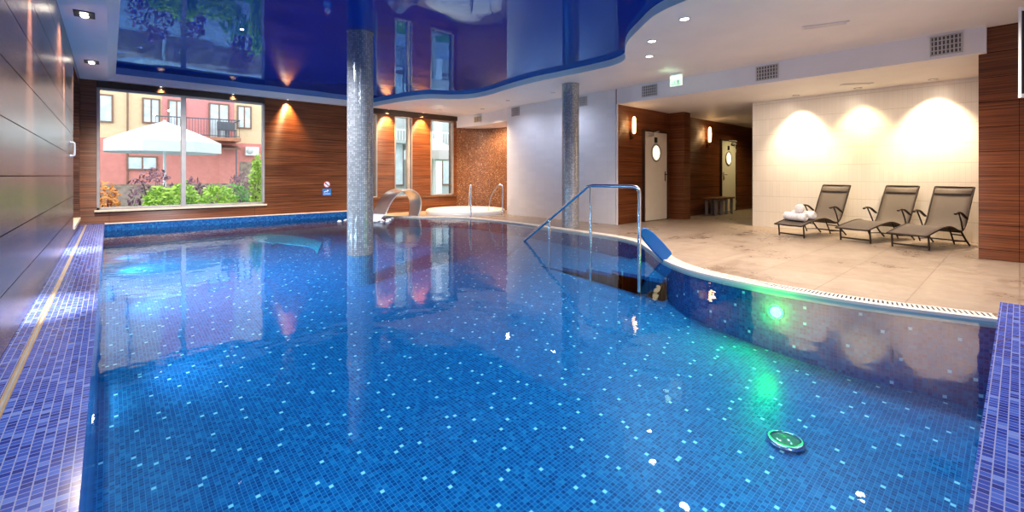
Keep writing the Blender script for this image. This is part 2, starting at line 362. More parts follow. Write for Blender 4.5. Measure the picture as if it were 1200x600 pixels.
def tag(o, label, cat, group=None, kind=None):
    if label: o['label'] = label
    if cat: o['category'] = cat
    if group: o['group'] = group
    if kind: o['kind'] = kind
    return o
def thing(name, label, cat, loc=(0, 0, 0), rz=0, group=None):
    o = D.objects.new(name, None); COL.objects.link(o); o.location = loc; o.rotation_euler = (0, 0, rz); o.empty_display_size = 0.1
    return tag(o, label, cat, group)
def struct(name, mb, mat, parent=None, **kw):
    o = mb.build(name, mat, parent, **kw)
    if parent is None: o['kind'] = 'structure'
    return o
def struct_root(name, loc=(0, 0, 0)):
    o = D.objects.new(name, None); COL.objects.link(o); o.location = loc; o['kind'] = 'structure'; return o
def copy_tree(o, parent=None):
    c = o.copy(); COL.objects.link(c)
    if parent is not None: c.parent = parent
    for ch in list(o.children): copy_tree(ch, c)
    return c
def spline(P, k=8):
    out = []; n = len(P)
    for i in range(n - 1):
        a, b, c, d = P[max(i - 1, 0)], P[i], P[i + 1], P[min(i + 2, n - 1)]
        for j in range(k):
            t = j / k
            out.append(tuple(0.5 * (2 * q + (r - p) * t + (2 * p - 5 * q + 4 * r - s) * t * t + (3 * q - p - 3 * r + s) * t ** 3) for p, q, r, s in zip(a, b, c, d)))
    out.append(tuple(P[-1])); return out

# ================================================================== ROOM
XL, YB, YN = -0.39, 11.25, -0.9
ZC, ZP, ZL = 2.77, 2.875, 2.46          # painted ceiling, stretch panel, lounge ceiling
FLOOR, WAT = -1.0, -0.018
edge = spline([(4.62, 0.09), (4.46, .7), (4.41, 1.25), (4.46, 1.8), (4.62, 2.35), (4.95, 2.83), (5.5, 3.35), (5.95, 3.85), (6.2, 4.5), (6.3, 5.6), (6.42, 7.1), (6.4, 8.3), (6.15, 9.1), (5.65, 9.6), (5.3, 10.2), (5.1, 11.2)])
# deck
deck = MB(); far = [(7.75, 11.2), (8.6, 11.2), (8.98, 10.6), (9.0, 9.9), (8.9, 9.2), (8.4, 8.7), (7.9, 5.6), (15.1, 5.6), (15.1, 3.5), (9.7, 3.5), (9.7, -.9), (4.66, -.9)]
deck.poly(edge + [(5.1, 11.3)] + far, 0.0, True)
struct('floor', deck, 'deck')
# pool shell
def bed(x, y):                      # bed raised with view distance, its shape standing in for refraction in the water
    f = x * math.sin(R(41.7)) + y * math.cos(R(41.7)); K = [(0, -.84), (2, -.78), (3, -.66), (4.3, -.54), (6.2, -.37), (8.5, -.28), (14, -.20)]
    for (a, u), (b, w) in zip(K, K[1:]):
        if f <= b: return u + (w - u) * (f - a) / (b - a)
    return K[-1][1]
pf = MB(); NX, NY = 34, 56
pf.add([(-.1 + 6.7 * i / NX, .05 + 11.2 * j / NY, bed(-.1 + 6.7 * i / NX, .05 + 11.2 * j / NY)) for j in range(NY + 1) for i in range(NX + 1)],
       [(j * (NX + 1) + i, j * (NX + 1) + i + 1, (j + 1) * (NX + 1) + i + 1, (j + 1) * (NX + 1) + i) for j in range(NY) for i in range(NX)], True)
struct('pool_floor', pf, 'tile_floor')
struct('pool_wall_curved', MB().strip(edge, FLOOR, -0.004, True), 'tile_uv')
struct('pool_ledge_left', MB().box(XL, -.06, YN, YB, FLOOR, 0.12), 'tile_ledge')
struct('pool_ledge_near', MB().box(-.06, 4.64, YN, .09, FLOOR, 0.12), 'tile_ledge')
struct('pool_ledge_back', MB().box(-.06, 5.1, 11.17, 11.3, FLOOR, 0.11), 'tile_xz')
struct('trim_1', MB().box(-.06, 5.1, 11.15, 11.25, 0.11, 0.125), 'grate')
st = MB()
for k in range(4):
    z1 = -0.20 - 0.045 * k; y1 = 3.45 + 0.42 * k
    st.box(4.78, 6.35, 2.75, y1, FLOOR, z1)
struct('pool_steps', st, 'tile_floor')
# water
wp = [(-.06, .09), *edge, (5.1, 11.17), (-.06, 11.17)]
o = MB().poly(wp, WAT).build('pool_water', 'water'); tag(o, 'clear blue water filling the indoor swimming pool', 'water', kind='stuff')
# left wall with a window niche near its far end
lw = MB()
lw.box(XL - .3, XL, YN, 9.2, 0.0, 3.0); lw.box(XL - .3, XL, 10.95, YB + .2, 0.0, 3.0); lw.box(XL - .3, XL, 9.2, 10.95, 0.0, .22); lw.box(XL - .3, XL, 9.2, 10.95, 2.62, 3.0)
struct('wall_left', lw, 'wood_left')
struct('wall_niche_left', MB().box(XL - .32, XL - .16, 9.2, 10.95, .2, 2.64), 'wood_x')
struct('trim_2', MB().box(XL - .2, XL + .02, 9.2, 10.95, .215, .27), 'cream', bevel=.006)
# back wall with openings: (x0, x1, z0, z1)
holes = [(-.17, 2.60, .37, 2.63), (5.05, 5.27, .43, 2.62), (5.77, 6.30, .43, 2.62), (6.89, 7.68, .43, 2.62)]
bw = MB(); xs = XL - .3
for x0, x1, z0, z1 in holes:
    bw.box(xs, x0, YB, YB + .25, 0, 3.0); bw.box(x0, x1, YB, YB + .25, 0, z0); bw.box(x0, x1, YB, YB + .25, z1, 3.0); xs = x1
bw.box(xs, 8.2, YB, YB + .25, 0, 3.0)
struct('wall_back', bw, 'wood_x')
struct('trim_3', MB().box(4.9, 7.79, YB - .05, YB + .02, 2.64, ZC), 'darkbrown')
struct('trim_4', MB().box(4.98, 7.79, YB - .035, YB + .02, .385, .425), 'seatwood')
def window(name, x0, x1, z0, z1, mull=(), fw=.045, sill=True, blind=True):
    r_ = struct_root(name, ((x0 + x1) / 2, YB + .06, z0))
    f = MB(); y0, y1 = YB - .012, YB + .09
    f.box(x0, x0 + fw, y0, y1, z0, z1); f.box(x1 - fw, x1, y0, y1, z0, z1); f.box(x0, x1, y0, y1, z0, z0 + fw); f.box(x0, x1, y0, y1, z1 - fw, z1)
    f.build('window_frame', 'alu', r_, bevel=.004)
    for m in mull: MB().box(m - .04, m + .04, y0 - .01, y1, z0, z1).build('mullion', 'alu', r_, bevel=.004)
    MB().box(x0 + fw * .5, x1 - fw * .5, YB + .045, YB + .053, z0 + fw * .5, z1 - fw * .5).build('pane', 'glass', r_)
    if sill: MB().box(x0 - .03, x1 + .04, YB - .06, YB, z0 - .035, z0).build('window_sill', 'cream', r_, bevel=.004)
    if blind: MB().box(x0, x1, YB - .05, YB - .012, z1 - .01, z1 + .10).build('blind_box', 'darkbrown', r_, bevel=.006)
window('window_1', -.17, 2.60, .37, 2.63, (1.125,))
window('window_2', 5.05, 5.27, .43, 2.62, (), .03, False, False)
window('window_3', 5.77, 6.30, .43, 2.62, (6.19,), .035, False, False)
window('window_4', 6.89, 7.68, .43, 2.62, (), .04, False, False)
# copper mosaic niche behind the whirlpool
cx, cyy = 7.79, 10.05
arc = [(cx + 1.0 * math.sin(a), cyy - 1.19 * math.cos(a)) for a in [PI * k / 32 for k in range(33)]]
struct('wall_niche_mosaic', MB().strip(arc, 0, 2.6, True), 'niche')
hd = [(7.74, 8.84), (7.84, 9.3), (7.89, 9.8), (7.90, 10.2), (7.87, 10.7), (7.79, 11.26)]
struct('wall_header_niche', MB().prism(hd + [(9.2, 11.26), (9.2, 8.84)], 2.44, 3.0), 'white')
# white tiled wall
struct('wall_white', MB().box(7.72, 8.0, 5.49, 8.86, 0, 3.0), 'wt_yz')
struct('trim_5', MB().box(7.708, 7.74, 5.44, 5.47, 0, ZL), 'white')
# bulkhead, lounge ceiling and walls
struct('wall_bulkhead', MB().box(7.72, 7.86, .26, 5.46, ZL, 3.0), 'white')
struct('ceiling_lounge', MB().box(7.86, 15.2, -.9, 5.46, ZL, ZL + .12), 'whitewarm')
struct('wall_lounge', MB().box(9.6, 9.85, .33, 3.55, 0, ZL + .05), 'wt_lounge')
struct('wall_right', MB().box(7.83, 9.85, -1.1, .33, 0, 3.0), 'wood_y')
struct('wall_alcove', MB().box(7.74, 15.2, 5.46, 5.7, 0, 3.0), 'wood_x')
struct('wall_pier', MB().box(9.80, 10.10, 5.10, 5.5, 0, ZL + .05), 'wood_x')
struct('wall_corridor_end', MB().box(15.0, 15.2, 3.4, 5.7, 0, ZL + .05), 'wood_y')
struct('wall_corridor_side', MB().box(9.85, 15.2, 3.4, 3.55, 0, ZL + .05), 'wood_x')
struct('wall_near', MB().box(XL - .3, 9.85, YN - .2, YN, 0, 3.0), 'white')
# ceilings
cc = spline([(4.1, -.9), (4.15, 0.3), (4.2, 1.4), (4.34, 2.2), (4.48, 2.65), (4.79, 3.07), (5.12, 3.45), (5.5, 3.75), (5.86, 4.0), (6.02, 4.3), (6.06, 4.7), (6.04, 5.38), (6.0, 6.1), (6.07, 6.86), (6.2, 7.7), (6.18, 8.3), (5.9, 8.72), (5.5, 9.0), (5.28, 9.45), (5.14, 10.2), (5.02, 11.1)])
ce = MB().poly(cc + [(5.02, 11.3), (9.2, 11.3), (9.2, 8.8), (7.76, 5.4), (7.76, .3), (8.0, .3), (8.0, -.95), (4.1, -.95)], ZC)
ce.strip(cc, ZC, ZP + .01)
ce.add([(XL, YN, ZC - .02), (-.014, YN, ZC - .02), (-.014, YB, ZC - .02), (XL, YB, ZC - .02), (.10, YN, ZP + .01), (.10, YB, ZP + .01)], [(3, 2, 1, 0), (1, 2, 5, 4)])
ce.add([(-.014, 11.1, ZC - .02), (5.02, 11.1, ZC - .02), (5.02, YB, ZC - .02), (-.014, YB, ZC - .02), (-.014, 11.07, ZP + .01), (5.02, 11.07, ZP + .01)], [(3, 2, 1, 0), (0, 1, 5, 4)])
struct('ceiling', ce, 'whitewarm')
struct('ceiling_panel', MB().poly([(-.2, -.95), (6.5, -.95), (6.5, 11.3), (-.2, 11.3)], ZP, True), 'stretch')
struct('ceiling_slab', MB().box(XL - .3, 9.85, -1.1, 11.5, 3.0, 3.1), 'white')

# ================================================================== COLUMNS
def column(x, y, z0, z1, label):
    r_ = thing('mosaic_column', label, 'column', (x, y, z0))
    zs = max(z0, WAT - .01)
    MB().lathe([(.163, zs), (.163, z1)], 48, (x, y, 0), uvr=.1624).build('mosaic_shaft', 'silver', r_)
    if z0 < WAT: MB().lathe([(.162, z0), (.162, zs)], 48, (x, y, 0), uvr=.1624).build('submerged_base', 'tile_watertint', r_)
    MB().lathe([(.17, z1 - .012), (.17, z1)], 48, (x, y, 0)).build('ceiling_collar', 'chrome', r_)
column(2.45, 5.73, FLOOR, ZP - .002, 'round silver mosaic column rising out of the pool water')
column(6.63, 5.75, 0, ZC - .002, 'round silver mosaic column on the deck edge by the white wall')

# ================================================================== LIGHT FITTINGS
def downlight(x, y, z, label, group, lit='lamp', r=.05, p=0, col=NEUT, ang=110, dirn=(0, 0, -1), blend=.8):
    o = thing('downlight', label, 'ceiling light', (x, y, z), 0, group)
    MB().lathe([(r * 1.35, z), (r * 1.35, z - .006), (r, z - .010), (r * .95, z - .002)], 20, (x, y, 0)).build('trim_ring', 'grey' if lit == 'lampoff' else 'white', o)
    MB().lathe([(r * .93, z - .004), (r * .5, z - .007), (0, z - .008)], 20, (x, y, 0)).build('lens', lit, o)
    if p: light('downlight_beam', 'SPOT', (x, y, z - .03), p, col, dirn, .04, ang, blend)
downlight(4.84, 2.51, ZC, 'round white downlight nearest the curved blue ceiling edge', 'lit ceiling downlights', p=L_GEN, ang=140)
downlight(5.32, 3.21, ZC, 'round white downlight second from the green exit sign', 'lit ceiling downlights', p=L_GEN, ang=140)
downlight(5.96, 3.64, ZC, 'round white downlight nearest the green exit sign', 'lit ceiling downlights', p=L_GEN, ang=140)
for x, y in ((6.5, 1.2), (5.4, .6)):  # spots added without fittings to brighten the whole room
    light('ceiling_fill', 'SPOT', (x, y, ZC - .03), L_GEN * 1.2, NEUT, (0, 0, -1), .05, 140, .8)
for x, y, k in ((1.0, 1.0, .8), (2.4, .8, .7), (1.0, 2.9, 2.0), (2.6, 2.1, .7)):  # unseen spots added overhead to brighten the near pool
    light('panel_fill', 'SPOT', (x, y, ZP - .03), L_PANEL * k, (.86, .92, 1), (.12, .12, -1), .05, 150, .8)
downlight(7.05, 6.6, ZC, 'dim downlight near the white wall behind the mosaic column', 'dim ceiling downlights', 'lampoff', .035, L_GEN * .2, COOL, 160)
downlight(7.0, 8.0, ZC, 'dim downlight above the far corner of the white wall', 'dim ceiling downlights', 'lampoff', .035, L_GEN * .2, COOL, 160)
downlight(7.37, 9.44, ZC, 'small dim downlight above the whirlpool, right one', 'dim ceiling downlights', 'lampoff', .04, L_GEN * .9, WARM, 130)
downlight(6.6, 10.3, ZC, 'small dim downlight above the whirlpool, left one', 'dim ceiling downlights', 'lampoff', .04, L_GEN * .7, WARM, 130)
light('niche_washer', 'SPOT', (8.15, 10.05, 2.36), L_WALL * .45, WARM, (.5, 0, -1), .05, 150, .9)
light('tub_fill', 'SPOT', (6.2, 9.6, ZC - .03), L_GEN * 1.2, WARM, (.2, .5, -1), .05, 150, .9)  # added spot with no fitting, brightens the tub end
for y in (.9, 2.1, 3.2):  # wide fill added under the lounge ceiling, no fittings
    light('lounge_fill', 'SPOT', (8.6, y, ZL - .03), 50, (1, .82, .62), (.35, 0, -1), .08, 165, 1.0)
light('corridor_beam', 'SPOT', (13.0, 4.6, ZL - .03), 90, (1, .84, .42), (0, 0, -1), .05, 150, .9)
for y, nm in ((2.70, 'leftmost'), (1.79, 'middle'), (.87, 'rightmost')):
    f = {2.70: 1.0, 1.79: .35, .87: 1.15}[y]
    downlight(9.30, y, ZL, f'recessed spotlight above the {nm} of the three loungers', 'spotlights over the loungers', 'lampoff', .045, L_LOUNGE * f, (1, .78, .52) if f > .5 else (1, .86, .42), 84, (.22, 0, -1), 1.0)
for x in (.76, 1.98, 3.065): pass
for x, lb, k in ((.76, 'small soffit spotlight above the left half of the big window', .35), (1.98, 'small soffit spotlight above the right half of the big window', .35), (3.065, 'small soffit spotlight above the wood wall beside the pool signs', 1.4), (5.53, 'spotlight above the wood pillar behind the water cannon', 1.8), (6.58, 'spotlight above the wood pillar between the two tall windows', 1.8)):
    z = ZC - .02 if x < 5 else ZC; downlight(x, 11.17 if x < 5 else 11.12, z, lb, 'spotlights along the back wall', 'lamp', .022, L_WALL * k, WARM2, 75, (0, .16, -1), .9)
for y, lb in ((6.73, 'rectangular twin spotlight in the left soffit, nearer one'), (9.48, 'rectangular twin spotlight in the left soffit by the window corner')):
    o = thing('twin_spotlight', lb, 'ceiling light', (-.2, y, ZC - .02), 0, 'twin spotlights in the left soffit'); z = ZC - .02
    b = MB(); b.box(-.285, -.115, y - .13, y + .13, z - .008, z - .001); b.build('housing', 'slot', o, bevel=.003)
    for dy in (-.055, .055):
        MB().lathe([(.034, z - .009), (.032, z - .018), (.025, z - .022), (0, z - .023)], 16, (-.2, y + dy, 0)).build('lamp', 'lamp', o)
for y, k in ((4.2, .25), (6.73, .8), (9.48, 1.3)):
    light('soffit_beam', 'SPOT', (-.2, y, ZC - .06), L_LEFT * k, (1, .80, .62), (.15, 0, -1), .04, 140, 1.0)
for y, k in ((4.34, 1), (7.37, 1.2)):  # added spots imitating the twin lamps' reflected streaks on the left wall
    light('wall_streak_fill', 'SPOT', (-.29, y, ZC - .05), L_LEFT * 5.0 * k, (1, .80, .62), (-.055, 0, -1), .02, 24, 1.0)
for x, y, lb in ((1.27, 6.62, 'tiny star light in the glossy blue ceiling, nearer the window'), (1.02, 5.28, 'tiny star light in the glossy blue ceiling, nearer the camera')):
    tag(MB().lathe([(.022, ZP - .001), (.020, ZP - .006), (0, ZP - .008)], 14, (x, y, 0)).build('star_light', 'lampcool'), lb, 'ceiling light', 'star lights in the blue ceiling')
    light('star_beam', 'SPOT', (x, y, ZP - .03), L_PANEL * 6.5, (.86, .92, 1), (.3, .75, -1), .03, 110, .9)
# wall sconces
def sconce(x, z0, z1, label, y=5.46):
    o = thing('wall_sconce', label, 'wall lamp', (x, y, z0), 0, 'wall sconces')
    MB().lathe([(.012, z0), (.034, z0 + .03), (.038, (z0 + z1) / 2), (.034, z1 - .03), (.012, z1)], 16, (x, y - .085, 0)).build('glass_tube', 'sconce', o)
    b = MB().box(x - .03, x + .03, y - .03, y, z0 - .12, z0 + .06); b.tube([(x, y - .02, z0 - .08), (x, y - .085, z0 - .08), (x, y - .085, z0 + .01)], .014, 8)
    b.build('bracket', 'bronze', o, bevel=.004)
    light('sconce_light', 'POINT', (x, y - .16, (z0 + z1) / 2), 3.0, WARM2, size=.06)
sconce(8.217, 1.88, 2.24, 'glowing tube sconce left of the nearer white door')
sconce(11.70, 1.87, 2.27, 'glowing tube sconce above the bench beside the farther door')
# exit sign
o = thing('exit_sign', 'lit green and white emergency exit sign hanging from the ceiling', 'exit sign', (7.3, 3.94, 2.56))
MB().box(7.285, 7.315, 3.83, 4.05, 2.55, 2.735).build('light_panel', 'exitlit', o, bevel=.004)
MB().box(7.28, 7.32, 3.85, 4.03, 2.735, ZC - .001).build('ceiling_mount', 'white', o)
g = MB(); xf = 7.2835                                           # running figure, doorway and arrow
def q4(a): g.add([(xf, 4.05 - .22 * (u + .0), 2.55 + .185 * w) for u, w in a], [tuple(range(len(a)))])
q4([(.06, .08), (.94, .08), (.94, .16), (.06, .16)]); q4([(.60, .2), (.82, .2), (.82, .5), (.60, .5)])
q4([(.40, .42), (.47, .42), (.47, .50), (.40, .50)]); q4([(.33, .26), (.46, .26), (.48, .41), (.37, .41)]); q4([(.24, .18), (.29, .18), (.38, .28), (.33, .28)]); q4([(.44, .18), (.49, .18), (.46, .28), (.41, .28)])
q4([(.14, .34), (.24, .42), (.24, .26)])
g.build('pictogram', 'exitgreen', o)
light('exit_glow', 'POINT', (7.0, 3.94, 2.66), .5, (.6, 1, .6), size=.05)

# ================================================================== VENTS
def vent_x(x, y0, y1, z0, z1, label, group, nrow=4, ncol=8, mat='ventgrey'):
    o = thing('air_vent', label, 'vent', (x, (y0 + y1) / 2, z0), 0, group)
    MB().box(x - .004, x, y0, y1, z0, z1).build('backing', 'ventdark', o)
    f = MB(); w = .014
    for a, b, c, d in ((y0, y1, z0, z0 + w), (y0, y1, z1 - w, z1), (y0, y0 + w, z0, z1), (y1 - w, y1, z0, z1)): f.box(x - .016, x - .004, a, b, c, d)
    for i in range(1, ncol):
        y = y0 + (y1 - y0) * i / ncol; f.box(x - .013, x - .004, y - .007, y + .007, z0, z1)
    for i in range(1, nrow):
        z = z0 + (z1 - z0) * i / nrow; f.box(x - .012, x - .004, y0, y1, z - .006, z + .006)
    f.build('grille', mat, o)
vent_x(7.72, 4.55, 4.87, 2.52, 2.735, 'grey air vent on the bulkhead left of the exit sign', 'bulkhead air vents')
vent_x(7.72, 2.48, 2.80, 2.51, 2.735, 'grey air vent on the bulkhead right of the exit sign', 'bulkhead air vents')
vent_x(7.72, .46, .75, 2.50, 2.74, 'grey air vent on the bulkhead nearest the right wooden wall', 'bulkhead air vents')
vent_x(7.72, 8.38, 8.68, 2.52, 2.735, 'small grey air vent high on the white wall by the mosaic niche', 'air vents on the white wall')
vent_x(7.72, 6.22, 6.46, 2.52, 2.725, 'small grey air vent just right of the deck column', 'air vents on the white wall')
vent_x(7.86, 10.15, 10.45, 2.53, 2.69, 'small beige air vent on the white header above the mosaic niche', 'header vent', 3, 5, 'cream')
def vent_c(x, y, z, l, w, rz, label):
    o = thing('ceiling_vent', label, 'vent', (x, y, z), 0, 'ceiling slot vents')
    MB().box(x - l / 2, x + l / 2, y - w / 2, y + w / 2, z - .012, z - .001, rz).build('frame', 'white', o, bevel=.003)
    b = MB()
    for k in (-1, 0, 1):
        b.box(x - l * .45, x + l * .45, y + k * w * .27 - .006, y + k * w * .27 + .006, z - .0135, z - .0125, rz, (x, y))
    b.build('slots', 'ventgrey', o)
vent_c(6.27, 1.52, ZC, .46, .12, R(-70), 'long slim white vent in the painted ceiling before the bulkhead')
vent_c(8.85, 1.72, ZL, .42, .12, R(-55), 'slim white vent in the lower ceiling above the loungers')

# ================================================================== DOORS
def door(name, x0, x1, h, hinge_left, port, sgn):
    y = 5.46; r_ = struct_root(name, ((x0 + x1) / 2, y, 0))
    f = MB(); f.box(x0 - .04, x0, y - .05, y, 0, h + .03); f.box(x1, x1 + .04, y - .05, y, 0, h + .03); f.box(x0 - .04, x1 + .04, y - .05, y, h, h + .04)
    f.build('door_frame', 'darkbrown', r_, bevel=.003)
    leaf = MB().box(x0, x1, y - .035, y - .001, .012, h).build('door_leaf', 'door', r_, bevel=.004)
    cxp, cz = port; c = (cxp, y - .036, cz)
    MB().lathe([(.205, 0), (.205, .016), (.165, .022), (.165, 0)], 32, c, (0, -1, 0)).build('porthole_ring', 'grey', r_)
    MB().lathe([(.165, .002), (.12, .008), (0, .010)], 32, c, (0, -1, 0)).build('porthole_glass', 'porthole', r_)
    MB().box(sgn[0] - .06, sgn[0] + .06, y - .042, y - .035, sgn[1] - .06, sgn[1] + .06).build('pictogram_plate', 'black', r_)
    hx = x1 - .09 if hinge_left else x0 + .09; d = -1 if hinge_left else 1
    m = MB().box(hx - .02, hx + .02, y - .045, y - .035, .88, 1.10); m.tube([(hx, y - .04, 1.03), (hx, y - .085, 1.03), (hx + d * .12, y - .085, 1.03)], .011, 8); m.build('door_handle', 'chrome', r_)
    m = MB().box(x0 + .06 if hinge_left else x1 - .30, x0 + .30 if hinge_left else x1 - .06, y - .085, y - .035, h - .09, h - .03)
    xa = x0 + .26 if hinge_left else x1 - .26; m.tube([(xa, y - .07, h - .02), (xa + d * -.05, y - .2, h + .0), (xa + d * -.22, y - .05, h + .02)], .010, 6); m.build('door_closer', 'grey', r_)
    m = MB()
    for z in (.25, h - .25): m.lathe([(.012, -.05), (.012, .05)], 8, (x0 if hinge_left else x1, y - .045, z))
    m.build('hinges', 'grey', r_)
door('door_1', 8.70, 9.63, 1.97, True, (9.15, 1.515), (9.15, 1.80))
door('door_2', 12.53, 13.43, 1.97, False, (12.95, 1.49), (12.95, 1.78))

# ================================================================== POOL FITTINGS
# overflow grating along the curved deck edge
gr = thing('drain_grating', 'white slotted overflow grating along the curved pool edge', 'drain grating', (5, 3, 0))
def off(pts, d):
    o_ = []
    for i, p in enumerate(pts):
        a = pts[max(i - 1, 0)]; b = pts[min(i + 1, len(pts) - 1)]; dx_, dy_ = b[0] - a[0], b[1] - a[1]; l = math.hypot(dx_, dy_)
        o_.append((p[0] + dy_ / l * d, p[1] - dx_ / l * d))
    return o_
def band(d0, d1, z0, z1, pts=edge):
    a, b = off(pts, d0), off(pts, d1); m = MB()
    for i in range(len(pts) - 1):
        m.hexa([(*a[i], z0), (*b[i], z0), (*b[i + 1], z0), (*a[i + 1], z0), (*a[i], z1), (*b[i], z1), (*b[i + 1], z1), (*a[i + 1], z1)])
    return m
band(-.012, .05, -.06, .004).build('pool_lip', 'grate', gr)
band(.05, .15, -.002, .0005).build('channel', 'slot', gr)
band(.15, .165, -.002, .005).build('outer_rail', 'grate', gr)
dense = spline(edge, 6); sl = MB(); acc = 0; last = dense[0]
L_ = [0]
for i in range(1, len(dense)): L_.append(L_[-1] + math.dist(dense[i], dense[i - 1]))
pos = .015; i = 0
while pos < L_[-1] - .02:
    while L_[i + 1] < pos: i += 1
    f = (pos - L_[i]) / (L_[i + 1] - L_[i]); p = [dense[i][k] + (dense[i + 1][k] - dense[i][k]) * f for k in (0, 1)]
    dx_, dy_ = dense[i + 1][0] - dense[i][0], dense[i + 1][1] - dense[i][1]; a = math.atan2(dy_, dx_) - PI / 2
    c = (p[0] + math.cos(a) * .10, p[1] + math.sin(a) * .10)
    sl.box(c[0] - .052, c[0] + .052, c[1] - .0075, c[1] + .0075, .0005, .005, a); pos += .030
sl.build('slats', 'grate', gr)
# brass strip on left ledge
o = thing('drain_strip', 'long brass edged drain strip set into the blue tiled ledge along the left wall', 'floor strip', (-.305, 5.5, .119))
for x in (-.318, -.300): MB().box(x, x + .007, .3, 11.1, .119, .125).build('brass_edge', 'gold', o)
MB().box(-.311, -.300, .3, 11.1, .119, .122).build('drain_slot', 'grey', o)
o = thing('pull_handle', 'small white pull handle on the left wall near the window corner', 'handle', (XL, 8.5, 1.27))
MB().tube(spline([(XL, 8.5, 1.27), (XL + .035, 8.5, 1.275), (XL + .042, 8.5, 1.31), (XL + .042, 8.5, 1.41), (XL + .035, 8.5, 1.445), (XL, 8.5, 1.45)], 4), .011, 8).build('grip', 'signwhite', o)
for z in (1.27, 1.45): MB().lathe([(.018, 0), (.016, .006)], 12, (XL, 8.5, z), (1, 0, 0)).build('rosette', 'signwhite', o)
# handrail
hr = thing('pool_handrail', 'polished steel handrail sloping down into the pool steps', 'handrail', (4.62, 3.0, 0))
MB().tube(spline([(4.60, 2.94, -.35), (4.60, 2.94, .5), (4.60, 2.94, .80), (4.60, 2.975, .862), (4.60, 3.06, .875)], 4) + [(4.61, 3.62, .875)] + [(4.62, 3.72, .86), (4.64, 3.80, .81), (4.86, 5.20, -.045), (4.93, 5.7, -.36)], .021, 12).build('top_rail', 'chrome', hr)
MB().tube([(4.61, 3.66, -.6), (4.61, 3.66, .86)], .017, 10).build('post', 'chrome', hr)
MB().tube([(4.75, 4.52, -.85), (4.75, 4.52, .37)], .017, 10).build('post', 'chrome', hr)
MB().tube([(4.93, 5.68, -.99), (4.93, 5.68, -.34)], .017, 10).build('post', 'chrome', hr)
# kickboard leaning on the rail
kb = thing('kickboard', 'blue rounded foam board leaning against the handrail post at the pool edge', 'kickboard', (4.98, 2.86, .01))
a0, a1 = Vector((4.99, 2.80, .02)), Vector((4.72, 2.98, .36)); ax_ = (a1 - a0).normalized(); sd = Vector((.80, -.60, .15)); sd = (sd - ax_ * sd.dot(ax_)).normalized(); nn = ax_.cross(sd)
prof = [(u * .62, w) for u, w in [(-.10, 0), (.10, 0), (.125, .03), (.13, .2), (.12, .36), (.085, .445), (.03, .48), (-.03, .48), (-.085, .445), (-.12, .36), (-.13, .2), (-.125, .03)]]
m = MB(); pts = [a0 + sd * u + ax_ * w for u, w in prof]; n_ = len(pts)
vv = [p + nn * .022 for p in pts] + [p - nn * .022 for p in pts]
m.add(vv, [tuple(range(n_)), tuple(range(n_, 2 * n_))[::-1]] + [(i, n_ + i, n_ + (i + 1) % n_, (i + 1) % n_) for i in range(n_)]); m.build('foam_board', 'kick', kb, bevel=.012)
m = MB().tube([a0 + sd * math.cos(q) * .045 + ax_ * (.38 + .02 * math.sin(q)) + nn * .0225 for q in [2 * PI * k / 16 for k in range(16)]], .006, 6, True); m.build('grip_hole_rim', 'black', kb)
# water cannon: broad stainless arch with a sheet of water
wc = thing('water_cannon', 'curved stainless steel water cannon arching over the pool edge', 'fountain', (5.72, 10.0, 0))
base, lip = Vector((5.64, 10.02, 0)), Vector((4.66, 9.82, .10)); dr = (lip - base); dr.z = 0; dl = dr.length; dr.normalize(); wd = Vector((-dr.y, dr.x, 0))
cur = spline([(-.02, 0), (-.06, .18), (-.06, .38), (.02, .54), (.18, .645), (.38, .66), (.58, .58), (.74, .42), (.84, .25), (.90, .12)], 5); cur = [(u * 1.12, z) for u, z in cur]
half = .24; th = .025; m = MB(); vs_ = []; n_ = len(cur)
for i, (u, z) in enumerate(cur):
    a = cur[max(i - 1, 0)]; b = cur[min(i + 1, n_ - 1)]; tx, tz = b[0] - a[0], b[1] - a[1]; l = math.hypot(tx, tz); nx, nz = -tz / l, tx / l
    tt = th * (1 - .5 * i / n_); hw = half * (.78 + .22 * min(1, i / (n_ * .5)))
    for sgn, k in ((-1, -1), (1, -1), (1, 1), (-1, 1)):
        vs_.append(base + dr * (u + nx * tt * k) + wd * (hw * sgn) + Vector((0, 0, z + nz * tt * k)))
fs_ = [(i * 4 + k, i * 4 + (k + 1) % 4, i * 4 + 4 + (k + 1) % 4, i * 4 + 4 + k) for i in range(n_ - 1) for k in range(4)] + [(3, 2, 1, 0), tuple(range(4 * n_ - 4, 4 * n_))]
m.add(vs_, fs_, True); o = m.build('spout', 'steel', wc, bevel=.008)
MB().lathe([(.11, 0), (.11, .012), (.07, .02)], 24, (base.x, base.y, 0)).build('base_plate', 'steel', wc)
m = MB(); vs_ = []; fs_ = []
for i in range(8):
    u = 1.005 + .03 * i; z = .12 - .15 * (i / 7) ** 1.3
    for k in range(9): vs_.append(base + dr * (u + .008 * math.sin(k * 2.3 + i)) + wd * (half * .95 * (k / 4 - 1)) + Vector((0, 0, z)))
for i in range(7):
    for k in range(8): fs_.append((i * 9 + k, i * 9 + k + 1, i * 9 + 10 + k, i * 9 + 9 + k))
m.add(vs_, fs_, True); m.build('water_sheet', 'foam', wc, solid=.006)
m = MB()
for k in range(150):
    r1 = random.gauss(0, .20); r2 = random.gauss(0, .24); c = base + dr * (1.30 + r1) + wd * r2; s = random.uniform(.02, .055)
    m.lathe([(0, -s * .3), (s, 0), (s * .7, s * .5), (0, s * .7)], 8, (c.x, c.y, WAT + .01))
o = m.build('splash_foam', 'foam'); tag(o, 'white splashing foam where the water cannon pours into the pool', 'foam', kind='stuff')
